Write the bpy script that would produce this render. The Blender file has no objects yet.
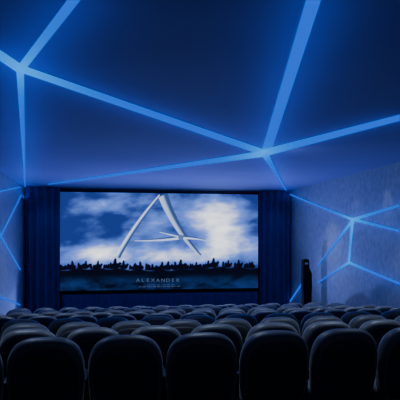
import bpy, bmesh, math, random
import numpy as np
from mathutils import Vector, Matrix, noise
random.seed(4)
C = bpy.context.scene.collection
F=550.0; CX=200.0; CY=240.0; PSI=math.radians(9.7); CZ=1.70
cs, sn = math.cos(PSI), math.sin(PSI)
DB=18.0; XL=-2.51; XR=6.09; ZC=3.35

def ray(px,py):
    t=(px-CX)/F; s=-(py-CY)/F
    return Vector((sn+t*cs, cs-t*sn, s))
def on_ceil(px,py,z=ZC):
    r=ray(px,py); k=(z-CZ)/r.z; return Vector((r.x*k, r.y*k, z))
def on_x(px,py,x):
    r=ray(px,py); k=x/r.x; return Vector((x, r.y*k, CZ+r.z*k))
def on_y(px,py,y):
    r=ray(px,py); k=y/r.y; return Vector((r.x*k, y, CZ+r.z*k))
def project(p):
    xc=p[0]*cs-p[1]*sn; zc=p[1]*cs+p[0]*sn
    return CX+F*xc/zc, CY-F*(p[2]-CZ)/zc

# ---------- materials
def mat(name, col, rough=0.6, spec=0.3, bump=0, bscale=60, var=0, vscale=3, vstretch=(1,1,1), sheen=0, metal=0):
    m=bpy.data.materials.new(name); m.use_nodes=True; nt=m.node_tree; b=nt.nodes['Principled BSDF']
    b.inputs['Base Color'].default_value=(*col,1); b.inputs['Roughness'].default_value=rough
    b.inputs['Specular IOR Level'].default_value=spec; b.inputs['Metallic'].default_value=metal
    if sheen: b.inputs['Sheen Weight'].default_value=sheen
    tc=nt.nodes.new('ShaderNodeTexCoord')
    if var:
        mp=nt.nodes.new('ShaderNodeMapping'); mp.inputs['Scale'].default_value=vstretch
        n=nt.nodes.new('ShaderNodeTexNoise'); n.inputs['Scale'].default_value=vscale; n.inputs['Detail'].default_value=8
        r=nt.nodes.new('ShaderNodeValToRGB'); r.color_ramp.elements[0].position=.3; r.color_ramp.elements[1].position=.7
        r.color_ramp.elements[0].color=(*[c*(1-var) for c in col],1); r.color_ramp.elements[1].color=(*[c*(1+var) for c in col],1)
        nt.links.new(tc.outputs['Object'],mp.inputs['Vector']); nt.links.new(mp.outputs['Vector'],n.inputs['Vector'])
        nt.links.new(n.outputs['Fac'],r.inputs['Fac']); nt.links.new(r.outputs['Color'],b.inputs['Base Color'])
    if bump:
        n=nt.nodes.new('ShaderNodeTexNoise'); n.inputs['Scale'].default_value=bscale
        bp=nt.nodes.new('ShaderNodeBump'); bp.inputs['Strength'].default_value=bump; bp.inputs['Distance'].default_value=.01
        nt.links.new(tc.outputs['Object'],n.inputs['Vector']); nt.links.new(n.outputs['Fac'],bp.inputs['Height']); nt.links.new(bp.outputs['Normal'],b.inputs['Normal'])
    return m
def emis(name,col,st):
    m=bpy.data.materials.new(name); m.use_nodes=True; nt=m.node_tree; nt.nodes.clear()
    e=nt.nodes.new('ShaderNodeEmission'); o=nt.nodes.new('ShaderNodeOutputMaterial')
    e.inputs['Color'].default_value=(*col,1); e.inputs['Strength'].default_value=st
    nt.links.new(e.outputs[0],o.inputs[0]); return m
def emis_attr(name,attr,st):
    m=bpy.data.materials.new(name); m.use_nodes=True; nt=m.node_tree; nt.nodes.clear()
    at=nt.nodes.new('ShaderNodeAttribute'); at.attribute_name=attr
    e=nt.nodes.new('ShaderNodeEmission'); e.inputs['Strength'].default_value=st; o_=nt.nodes.new('ShaderNodeOutputMaterial')
    nt.links.new(at.outputs['Color'],e.inputs['Color']); nt.links.new(e.outputs[0],o_.inputs[0]); return m
M_ceil=mat('ceiling_paint',(.26,.29,.56),.8,.12,var=.05,vscale=.6)
M_wall=mat('wall_plaster',(.30,.34,.44),.7,.25,bump=.5,bscale=18,var=.15,vscale=9,vstretch=(1,1,.8))
M_back=mat('back_wall_black',(.02,.025,.05),.9)
M_floor=mat('carpet',(.03,.035,.05),.95,.1,bump=.4,bscale=200,var=.3,vscale=30)
M_curt=mat('velvet_curtain',(.035,.06,.26),.8,.2,sheen=.1,bump=.1)
M_fab=mat('seat_fabric',(.105,.11,.125),.42,.5,bump=.12,bscale=250,var=.12,vscale=20,sheen=.4)
M_shell=mat('seat_shell',(.052,.053,.060),.5,.35,bump=.1,bscale=300,var=.1,vscale=15)
M_arm=mat('armrest_vinyl',(.02,.02,.025),.4,.4)
M_leg=mat('seat_metal',(.03,.03,.035),.4,.5,metal=.6)
M_mask=mat('masking_cloth',(.004,.004,.008),.95,.05)
M_door=mat('speaker_cabinet_paint',(.004,.004,.007),.7,.15)
M_grille=mat('speaker_grille_cloth',(.008,.009,.014),.8,.2,bump=.3,bscale=300)
M_horn=mat('speaker_horn',(.20,.24,.34),.4,.5)
M_led=emis_attr('led_diffuser','strip_light',1.0)
M_rail=mat('mounting_rail_metal',(.05,.06,.09),.5)
M_text=emis('projected_text',(.22,.34,.64),.40)

# ---------- helpers
def link(name,bm,m,parent=None,smooth=False):
    me=bpy.data.meshes.new(name); bm.to_mesh(me); bm.free()
    for mm in (m if isinstance(m,(list,tuple)) else [m]): me.materials.append(mm)
    if smooth:
        for p in me.polygons: p.use_smooth=True
    o=bpy.data.objects.new(name,me); C.objects.link(o)
    if parent: o.parent=parent
    return o
def box(bm,x0,x1,y0,y1,z0,z1,bev=0):
    vs=[bm.verts.new((x,y,z)) for x in (x0,x1) for y in (y0,y1) for z in (z0,z1)]
    fs=[(0,1,3,2),(4,6,7,5),(0,4,5,1),(2,3,7,6),(0,2,6,4),(1,5,7,3)]
    F_=[bm.faces.new([vs[i] for i in f]) for f in fs]
    if bev:
        es=list({e for f in F_ for e in f.edges})
        bmesh.ops.bevel(bm,geom=es,offset=bev,segments=3,profile=.5,affect='EDGES')
def prism(bm,pts,y0,y1,bev=0):
    a=[bm.verts.new((x,y0,z)) for x,z in pts]; b=[bm.verts.new((x,y1,z)) for x,z in pts]; n=len(pts)
    bm.faces.new(a); bm.faces.new(b[::-1])
    for i in range(n): bm.faces.new((a[i],b[i],b[(i+1)%n],a[(i+1)%n]))
    bmesh.ops.recalc_face_normals(bm,faces=bm.faces)
    if bev: bmesh.ops.bevel(bm,geom=list(bm.edges),offset=bev,segments=2,profile=.5,affect='EDGES')
def struct(name,bm,m,parent=None,smooth=False):
    o=link(name,bm,m,parent,smooth)
    if not parent: o['kind']='structure'
    return o
def tag(o,label,cat,group=None):
    o['label']=label; o['category']=cat
    if group: o['group']=group

# ---------- room
ROWS=10; Y1=4.08; DY=1.08; DZ=0.105
YB=-1.5
bm=bmesh.new(); box(bm,XL-.15,XR+.15,YB,DB+.2,ZC,ZC+.15); struct('ceiling',bm,M_ceil)
bm=bmesh.new(); box(bm,XL-.15,XL,YB,DB+.2,-1.3,ZC); struct('wall_left',bm,M_wall)
bm=bmesh.new(); box(bm,XR,XR+.15,YB,DB+.2,-1.3,ZC); struct('wall_right',bm,M_wall)
bm=bmesh.new(); box(bm,XL,XR,DB,DB+.2,-1.3,ZC); struct('wall_front',bm,M_back)
bm=bmesh.new()
for r in range(ROWS):
    y0=YB if r==0 else Y1+DY*r-.28
    y1=Y1+DY*(r+1)-.28 if r<ROWS-1 else DB
    box(bm,XL,XR,y0,y1,-1.3,-DZ*r)
struct('floor',bm,M_floor)
ZF=-DZ*(ROWS-1)

# loudspeaker tower by the right wall
YT=14.95
p0=on_y(303.5,259,YT); p1=on_y(312.5,259,YT)
spx=(p0.x+p1.x)/2; sw=(p1.x-p0.x)/2; sh=p0.z-ZF
sp=bpy.data.objects.new('tower_loudspeaker',None); C.objects.link(sp); sp.location=(spx,YT+.15,ZF)
tag(sp,'tall slim black loudspeaker standing between the screen curtain and right wall','loudspeaker')
prof=[(-sw*.8,.04),(sw*.8,.04),(sw*.9,sh*.52),(sw,sh*.60),(sw*.95,sh*.80),(sw*.4,sh*.88),(sw*.35,sh*.985),(0,sh),(-sw*.9,sh*.99),(-sw,sh*.60),(-sw*.85,sh*.5)]
bm=bmesh.new(); prism(bm,prof,-.12,.06); link('cabinet',bm,M_door,sp)
bm=bmesh.new(); prism(bm,[(-sw*.6,.1),(sw*.6,.1),(sw*.7,sh*.52),(-sw*.7,sh*.52)],-.135,-.115); link('grille',bm,M_grille,sp)
bm=bmesh.new(); box(bm,-sw*.6,sw*.05,-.145,-.11,sh*.925,sh*.95,.004); link('horn',bm,M_horn,sp)
bm=bmesh.new(); box(bm,-sw*1.05,sw*1.05,-.2,.15,0,.04,.01); link('base',bm,M_door,sp)

# ---------- screen
YS=17.75
tl=on_y(60,191.5,YS); tr=on_y(258,195,YS); bl=on_y(60,291,YS)
SX0,SX1=tl.x,tr.x; SZ1=(tl.z+tr.z)/2; SZ0=bl.z
SW=SX1-SX0; SH=SZ1-SZ0
NX,NY=500,250
U=np.linspace(60,258,NX+1)[None,:].repeat(NY+1,0); V=np.linspace(191,291,NY+1)[:,None].repeat(NX+1,1)
def fbm(sx,sy,seed,oc=5,rot=0):
    out=np.zeros_like(U); cr,sr=math.cos(rot),math.sin(rot)
    for j in range(NY+1):
        for i in range(NX+1):
            a=U[j,i]*cr+V[j,i]*sr; b=-U[j,i]*sr+V[j,i]*cr
            out[j,i]=noise.fractal(Vector((a*sx,b*sy,seed)),.95,2.1,oc)
    return out
n1=fbm(.022,.045,1.3,6,-.15); n2=fbm(.05,.11,7.1,4,-.1)
def g(cx,cy,rx,ry): return np.exp(-((U-cx)/rx)**2-((V-cy)/ry)**2)
def ss(a,b,x):
    t=np.clip((x-a)/(b-a),0,1); return t*t*(3-2*t)
br=.16+.26*n1+.17*n2+.72*g(214,214,31,21)+.46*g(226,243,33,14)+.22*g(100,205,28,9)+.30*g(95,248,45,8)+.50*g(150,257,90,9)-.2*g(80,222,26,12)-.15*g(170,192,80,6)-.25*g(254,200,12,30)-.12*g(62,215,14,30)
br=np.clip(br,0,1)
lo=np.array([.008,.020,.13]); mid=np.array([.075,.15,.55]); hi=np.array([.90,.95,1.0])
t1=ss(0,.5,br)[...,None]; t2=ss(.40,1,br)[...,None]
col=lo*(1-t1)+mid*t1; col=col*(1-t2)+hi*t2
DK=np.array([.0015,.002,.007])
def over(mask,c):
    global col
    col=col*(1-mask[...,None])+c*mask[...,None]
def stroke(x0,y0,x1,y1,w0,w1,bow=0):
    dx,dy=x1-x0,y1-y0; L=math.hypot(dx,dy); t=((U-x0)*dx+(V-y0)*dy)/L**2
    dd=((U-x0)*dy-(V-y0)*dx)/L + bow*4*t*(1-t)
    w=w0+(w1-w0)*np.clip(t,0,1)
    return ss(w+.4,w-.4,np.abs(dd))*((t>0)&(t<1)), dd, w
def metal(x0,y0,x1,y1,w0,w1,bow=0,hl=1.0):
    m,dd,w=stroke(x0,y0,x1,y1,w0,w1,bow)
    k=np.clip((.5+.5*dd/np.maximum(w,.1))[...,None],0,1)
    k=ss(.3,.7,k)
    over(m,np.array([.02,.045,.15])*k + np.array([.42,.53,.82])*hl*(1-k))
# plain peaked letter shape with a tapered bar
metal(157,193,115,257,1.0,3.0,2)
metal(160,193,198,256,5.2,1.6,4,.7)
metal(132,240,178,236.5,.5,2.2,1.0)
metal(176,236.5,204,240,2.2,.5,-.8)
metal(156,231,178,236,.4,1.4,0)
over(ss(3.2,2.5,np.hypot(U-178,V-236.8)),np.array([.06,.10,.24]))
hor=269.5+1.2*np.sin(U*.05)+.7*np.sin(U*.31)
over(ss(-1.0,1.0,V-hor),DK)
rng=random.Random(12)
def blob(cx,cy,rx,ry): over(ss(1.15,.85,np.hypot((U-cx)/rx,(V-cy)/ry)),DK)
x=60.5
while x<258:
    k=rng.random(); hb=270+1.2*math.sin(x*.05); s=rng.uniform(.95,1.5)
    if k<.32:
        d=rng.choice((-1,1))
        blob(x,hb-2.2*s,3.4*s,2.2*s)
        m,_a,_b=stroke(x+1.8*d*s,hb-2.6*s,x+3.6*d*s,hb-4.6*s,1.2*s,.9*s); over(m,DK)
        m,_a,_b=stroke(x-.4*d*s,hb-3*s,x-.2*d*s,hb-6.2*s,1.3*s,1.0*s); over(m,DK)
        blob(x-.1*d*s,hb-6.7*s,.85*s,.9*s)
        x+=rng.uniform(3,7)*s
    else:
        h=rng.uniform(2.0,4.4)*s; m,_a,_b=stroke(x,hb,x+rng.uniform(-.3,.3),hb-h,1.5,1.2); over(m,DK); blob(x,hb-h-.4,.8,.8)
        x+=rng.uniform(1.0,3.0)
low=ss(274,286,V)*np.clip(.6+.9*n2+.4*n1,0,1.1)
over(np.clip(low*.65,0,1),np.array([.007,.024,.11]))
for yy,x0,x1 in ((286.2,142,172),(288.0,136,178)):
    mk=ss(.45,.2,np.abs(V-yy))*((U>x0)&(U<x1))*(np.sin(U*3.1)+np.sin(U*1.3)>-.4)
    over(mk*.10,np.array([.25,.35,.6]))
bm=bmesh.new()
lay=bm.loops.layers.float_color.new('picture')
vg=[[bm.verts.new((SX0+SW*i/NX,YS,SZ1-SH*j/NY)) for i in range(NX+1)] for j in range(NY+1)]
for j in range(NY):
    for i in range(NX):
        f=bm.faces.new((vg[j][i],vg[j+1][i],vg[j+1][i+1],vg[j][i+1]))
        for l,(a,b) in zip(f.loops,((j,i),(j+1,i),(j+1,i+1),(j,i+1))): l[lay]=(*col[a,b],1)
scr=bpy.data.objects.new('cinema_screen',None); C.objects.link(scr); scr.location=(0,0,0)
tag(scr,'wide cinema screen showing army silhouettes under a cloudy blue sky','screen')
link('screen_surface',bm,emis_attr('projected_picture','picture',2.0),scr)
def letters(s,px0,px1,py,hpx):
    for i,ch in enumerate(s):
        cu=bpy.data.curves.new('letter','FONT'); cu.body=ch; cu.size=1
        t=bpy.data.objects.new('letter',cu); C.objects.link(t); bpy.context.view_layer.update()
        me=bpy.data.meshes.new_from_object(t.evaluated_get(bpy.context.evaluated_depsgraph_get())); bpy.data.objects.remove(t)
        xs=[v.co.x for v in me.vertices]; ysv=[v.co.y for v in me.vertices]; xm=(max(xs)+min(xs))/2
        c=on_y(px0+(px1-px0)*i/(len(s)-1),py,YS-.01); k=hpx*DB/F/(max(ysv)-min(ysv))
        for v in me.vertices: v.co=(c.x+(v.co.x-xm)*k*1.15, YS-.01, c.z+(v.co.y-min(ysv))*k)
        me.materials.clear(); me.materials.append(M_text)
        o=bpy.data.objects.new('title_letter',me); C.objects.link(o); o.parent=scr
letters('ALEXANDER',138,178,281.8,3.2)
bm=bmesh.new(); fw=.10
box(bm,SX0-fw,SX0,YS-.03,YS+.05,SZ0-fw,SZ1+.03); box(bm,SX1,SX1+fw,YS-.03,YS+.05,SZ0-fw,SZ1+.03)
box(bm,SX0,SX1,YS-.03,YS+.05,SZ1,SZ1+.03); box(bm,SX0,SX1,YS-.03,YS+.05,SZ0-fw,SZ0)
link('masking_border',bm,M_mask,scr)

# ---------- curtains
def curtain(x0,x1,y,z0,z1,pitch,amp,label,seed):
    rg=random.Random(seed); bm=bmesh.new(); n=int((x1-x0)/pitch*12); ph=rg.random()*6
    prev=None
    for i in range(n+1):
        x=x0+(x1-x0)*i/n; a=2*math.pi*(x-x0)/pitch
        off=amp*math.sin(a+ph+.6*math.sin(a*.23))
        row=[]
        for k in range(9):
            t=k/8; row.append(bm.verts.new((x+.012*math.sin(5*t+a*.3), y+off*(1-.25*t), z0+(z1-z0)*t)))
        if prev:
            for k in range(8): bm.faces.new((prev[k],row[k],row[k+1],prev[k+1]))
        prev=row
    o=link('stage_curtain',bm,M_curt,None,True)
    tag(o,label,'curtain'); return o
YC=17.55
cl0=XL+.08; cl1=on_y(60,250,YC).x; cr0=on_y(259,250,YC).x; cr1=XR-.08
curtain(cl0,cl1,YC,ZF,ZC-.02,.22,.08,'pleated navy curtain left of the screen, against the left wall',1)
curtain(cr0,cr1,YC,ZF,ZC-.02,.22,.08,'pleated navy curtain right of the screen, beside the black loudspeaker',2)
curtain(cl1+.05,cr0-.05,YC+.05,ZF,SZ0-.1,.22,.035,'low pleated dark blue curtain hanging along below the screen',3)

# ---------- LED strips, flush on the surface
cnt=[0]
BASE=np.array([0,.135,1.0]); HOT=np.array([.0,.46,1.5])
def strip(pts,w0,w1,plane,label,group,hot=(0,0)):
    (x0,y0),(x1,y1)=pts
    dx,dy=x1-x0,y1-y0; L=math.hypot(dx,dy); dx/=L; dy/=L; nx,ny=-dy,dx
    cnt[0]+=1; off=.006+.0007*cnt[0]
    fn={'c':on_ceil,'l':lambda a,b:on_x(a,b,XL),'r':lambda a,b:on_x(a,b,XR)}[plane]
    N={'c':Vector((0,0,-1)),'l':Vector((1,0,0)),'r':Vector((-1,0,0))}[plane]
    A0,B0=fn(x0+nx*w0/2,y0+ny*w0/2),fn(x0-nx*w0/2,y0-ny*w0/2); B1,A1=fn(x1-nx*w1/2,y1-ny*w1/2),fn(x1+nx*w1/2,y1+ny*w1/2)
    base=(A0+B0+A1+B1)/4
    root=bpy.data.objects.new('light_strip',None); C.objects.link(root); root.location=base
    tag(root,label,'light strip',group)
    bm=bmesh.new(); lay=bm.verts.layers.float_color.new('strip_light')
    n=32; ma=(A0+B0)/2; mb=(A1+B1)/2; LW=(mb-ma).length; prev=None; first=None
    for i in range(n+1):
        t=i/n; a=A0.lerp(A1,t)-base; b=B0.lerp(B1,t)-base
        d0=t*LW; d1=(1-t)*LW
        h=max(hot[0]*math.exp(-(d0/.6)**1.2), hot[1]*math.exp(-(d1/.6)**1.2))
        c=BASE*(1-h)+HOT*h
        row=[bm.verts.new(q) for q in (a+N*.004,a+N*off,b+N*off,b+N*.004)]
        for v in row: v[lay]=(*c,1)
        if prev:
            for k in range(3): bm.faces.new((prev[k],row[k],row[k+1],prev[k+1]))
        else: first=row
        prev=row
    bm.faces.new(first); bm.faces.new(prev[::-1])
    bmesh.ops.recalc_face_normals(bm,faces=bm.faces)
    link('diffuser',bm,M_led,root)
    bm=bmesh.new()
    P=[A0,B0,B1,A1]; lo_=[bm.verts.new(p-base+N*.0035) for p in P]; hi_=[bm.verts.new(p-base+N*.0005) for p in P]
    bm.faces.new(lo_); bm.faces.new(hi_[::-1])
    for i in range(4): bm.faces.new((lo_[i],hi_[i],hi_[(i+1)%4],lo_[(i+1)%4]))
    bmesh.ops.recalc_face_normals(bm,faces=bm.faces)
    link('backing_channel',bm,M_rail,root)
    # added unseen area light off the strip, imitating its halo on the surface
    dist=.36 if plane=='c' else .22
    l=bpy.data.lights.new('strip_halo_fill','AREA'); l.shape='RECTANGLE'; l.size=LW; l.size_y=.05
    l.color=(.02,.15,1); l.energy=LW*(.95 if plane=='c' else .42)
    lo=bpy.data.objects.new('strip_halo_fill',l); C.objects.link(lo)
    X=(mb-ma).normalized(); Z=N.copy(); Yv=Z.cross(X).normalized()
    M=Matrix((X,Yv,Z)).transposed().to_4x4(); M.translation=(ma+mb)/2+N*dist; lo.matrix_world=M
GC='blue light strips crossing the ceiling'; GR='blue light strips on the right wall'; GL='blue light strips on the left wall'
strip([(-14,45),(21,69)],9,9,'c','short blue ceiling strip cut by the left photo edge, ending at the left junction',GC,(0,1))
strip([(20,69),(80,-9)],8,11,'c','blue ceiling strip rising from the left junction to the top edge',GC,(1,0))
strip([(20,67),(25,187)],8,1.2,'c','narrow blue ceiling strip running from the left junction down to the left wall corner',GC,(1,0))
strip([(18,67),(266,153)],7,6,'c','long diagonal blue ceiling strip joining the left and right junctions',GC,(1,1))
strip([(265,155),(318,-16)],9,15,'c','widest blue ceiling strip, from the right junction up to the top edge',GC,(1,0))
strip([(262,153),(408,115)],7,6,'c','blue ceiling strip running from the right junction to the right photo edge',GC,(1,0))
strip([(48,184),(266,153)],1,6,'c','thin blue ceiling strip from the right junction toward the left curtain',GC,(0,1))
strip([(264,152),(286,190)],7,1,'c','short tapering blue ceiling strip from the right junction to the right curtain',GC,(1,0))
strip([(289,194),(354,220)],1.2,3,'r','upper blue wall strip from the right curtain top to the wall junction',GR,(0,1))
strip([(352,220),(408,203)],3.2,2.4,'r','blue wall strip rising from upper wall junction to the right photo edge',GR,(1,0))
strip([(352,219),(408,233)],3.2,2.4,'r','blue wall strip falling gently from upper wall junction to the right photo edge',GR,(1,0))
strip([(353,220),(349,264)],3,2,'r','near vertical blue wall strip between the two right wall junctions',GR,(1,.8))
strip([(354,219),(318,266)],3,1,'r','blue wall strip slanting from upper wall junction down toward the loudspeaker',GR,(1,0))
strip([(348,262),(408,287)],2.6,2.6,'r','low blue wall strip from lower wall junction to the right photo edge',GR,(.8,0))
strip([(350,262),(318,283)],2.6,1,'r','low blue wall strip from lower wall junction down to the loudspeaker',GR,(.8,0))
strip([(290,302),(302,284)],1.2,1.6,'r','small blue wall strip between the right curtain and the loudspeaker',GR)
strip([(-8,193),(20,187)],1.6,1.0,'l','topmost blue strip on the left wall, almost level',GL)
strip([(21,195),(-8,252)],.9,1.7,'l','long slanting blue strip on the left wall beside the curtain',GL)
strip([(-8,222),(20,270)],1.7,.9,'l','blue strip on the left wall falling toward the curtain foot',GL)
strip([(-8,294),(20,305)],1.8,1.1,'l','lowest blue strip on the left wall just above the seats',GL)

# ---------- seats
def outline(hwid,zc,hz,n_top=3.0,n_bot=5,N=48):
    pts=[]
    for i in range(N):
        a=2*math.pi*i/N; c,s=math.cos(a),math.sin(a); n=n_top if s>=0 else n_bot
        x=hwid*math.copysign(abs(c)**(2/n),c); z=hz*math.copysign(abs(s)**(2/n),s)
        if s<0: x*=1-.08*(-z/hz)
        pts.append((x,zc+z))
    return pts
TILT=math.tan(math.radians(9))
def pillow(hwid,zc,hz,prof,**k):
    bm=bmesh.new(); rings=[]
    for ins,y in prof:
        o=outline(hwid-ins,zc,hz-ins,**k)
        rings.append([bm.verts.new((x,y-(z-1.0)*TILT,z)) for x,z in o])
    for a,b in zip(rings,rings[1:]):
        n=len(a)
        for i in range(n): bm.faces.new((a[i],a[(i+1)%n],b[(i+1)%n],b[i]))
    bm.faces.new(rings[0][::-1]); bm.faces.new(rings[-1])
    bmesh.ops.recalc_face_normals(bm,faces=bm.faces); return bm
def make_seat():
    r=bpy.data.objects.new('theatre_chair',None); C.objects.link(r)
    prof=[(.18,.130),(.10,.125),(.05,.110),(.02,.085),(.004,.05),(0,.02),(.004,-.012),(.016,-.038),(.034,-.056),(.05,-.062)]
    link('backrest',pillow(.278,.69,.31,prof),M_fab,r,True)
    prof=[(.0,-.050),(.006,-.066),(.016,-.072),(.035,-.078),(.08,-.086),(.15,-.090)]
    link('back_shell',pillow(.236,.668,.260,prof),M_shell,r,True)
    bm=bmesh.new(); box(bm,-.225,.225,.14,.60,.34,.46,.04); link('seat_cushion',bm,M_fab,r,True)
    for s in (-1,1):
        bm=bmesh.new(); box(bm,s*.262-.022,s*.262+.022,.17,.54,.60,.645,.012); link('armrest',bm,M_arm,r,True)
        bm=bmesh.new(); box(bm,s*.262-.018,s*.262+.018,.20,.46,0,.60,.006); box(bm,s*.262-.022,s*.262+.022,.12,.54,0,.02); link('leg',bm,M_leg,r)
    bm=bmesh.new(); box(bm,-.245,.245,.14,.22,.30,.36); link('crossbar',bm,M_leg,r)
    return r
ORD=['','first','second','third','fourth','fifth','sixth','seventh','eighth','ninth','tenth','eleventh','twelfth','thirteenth','fourteenth','fifteenth','sixteenth','seventeenth']
P=.575; X0=-.429
OFFS=[0,.55,.25,.9,.12,.62,.0,.72,.38,.2]
proto=make_seat(); first=True
XMAX=5.66
for r in range(ROWS):
    y=Y1+DY*r; z=-DZ*r; st=P*OFFS[r]
    xs=[X0+st+P*k for k in range(-6,14)]; xs=[x for x in xs if XL+.32<x<XMAX]
    vis=[x for x in xs if project((x+.24,y,z+.9))[0]>1 and project((x-.24,y,z+.9))[0]<399]
    i0=xs.index(vis[0]); i1=xs.index(vis[-1])
    rowname='nearest row' if r==0 else ('farthest row' if r==ROWS-1 else ORD[r+1]+' row from the camera')
    for i in range(max(0,i0-1),min(len(xs),i1+2)):
        x=xs[i]
        if i<i0: lab='black cinema seat just past the left photo edge in the '+rowname
        elif i>i1: lab='black cinema seat just past the right photo edge in the '+rowname
        else: lab='black padded cinema seat, '+ORD[i-i0+1]+' from the left in the '+rowname
        if first: o=proto; first=False
        else:
            o=proto.copy(); C.objects.link(o)
            for ch in proto.children:
                c=ch.copy(); C.objects.link(c); c.parent=o
        o.location=(x,y,z)
        tag(o,lab,'seat','cinema seats in rows facing the screen')

# ---------- light
w=bpy.data.worlds.new('World'); bpy.context.scene.world=w; w.use_nodes=True
w.node_tree.nodes['Background'].inputs['Color'].default_value=(.5,.6,1,1); w.node_tree.nodes['Background'].inputs['Strength'].default_value=.10
def spot(loc,tgt,en,col,ang,size=.04,blend=1.0):
    l=bpy.data.lights.new('spot','SPOT'); l.energy=en; l.color=col; l.spot_size=math.radians(ang); l.spot_blend=blend; l.shadow_soft_size=size
    o=bpy.data.objects.new('unseen_spot',l); C.objects.link(o); o.location=loc
    o.rotation_euler=(Vector(tgt)-Vector(loc)).to_track_quat('-Z','Y').to_euler()
# soft pools on the right wall
for yy,en in ((9.9,10),(11.2,9),(12.7,4)): spot((XR-.35,yy,ZC-.10),(XR,yy,2.0),en,(.6,.72,1),50)
# added unseen spots low by the screen, brightening the ceiling
for xx,en in ((-1.6,160),(.3,240),(2.2,360),(3.8,420)): spot((xx,16.4,-.7),(xx+(xx-1.0)*.2,12.6,ZC),en,(.22,.30,1),130,.12)
# fill spots added below the ceiling to brighten the side walls
spot((2.6,9.5,ZC-.15),(XR,10.0,1.3),80,(.38,.48,1),105,.1)
spot((2.6,13.0,ZC-.15),(XR,13.8,1.0),60,(.34,.44,1),105,.1)
spot((0.3,13.0,ZC-.15),(XL,13.5,1.2),24,(.28,.38,1),105,.1)
# extra spots without fixtures, added to lift the curtains
spot((-1.75,16.7,ZC-.12),(-1.9,17.5,1.0),12,(.2,.33,1),90); spot((5.5,16.7,ZC-.12),(5.55,17.5,1.0),12,(.2,.33,1),90)
# spots added over the seats for rim light on their tops, no fixtures
for xx in (-1.2,1.0,3.2,5.2):
    for yy in (5.6,10.0,14.3): spot((xx,yy,ZC-.12),(xx,yy-.3,0),125,(.58,.72,1),90)

cam=bpy.data.cameras.new('Camera'); co=bpy.data.objects.new('Camera',cam); C.objects.link(co)
cam.sensor_width=36; cam.lens=F/400*36; cam.shift_y=(CY-200)/400; cam.shift_x=0
co.location=(0,0,CZ); co.rotation_euler=(math.radians(90),0,-PSI)
bpy.context.scene.camera=co
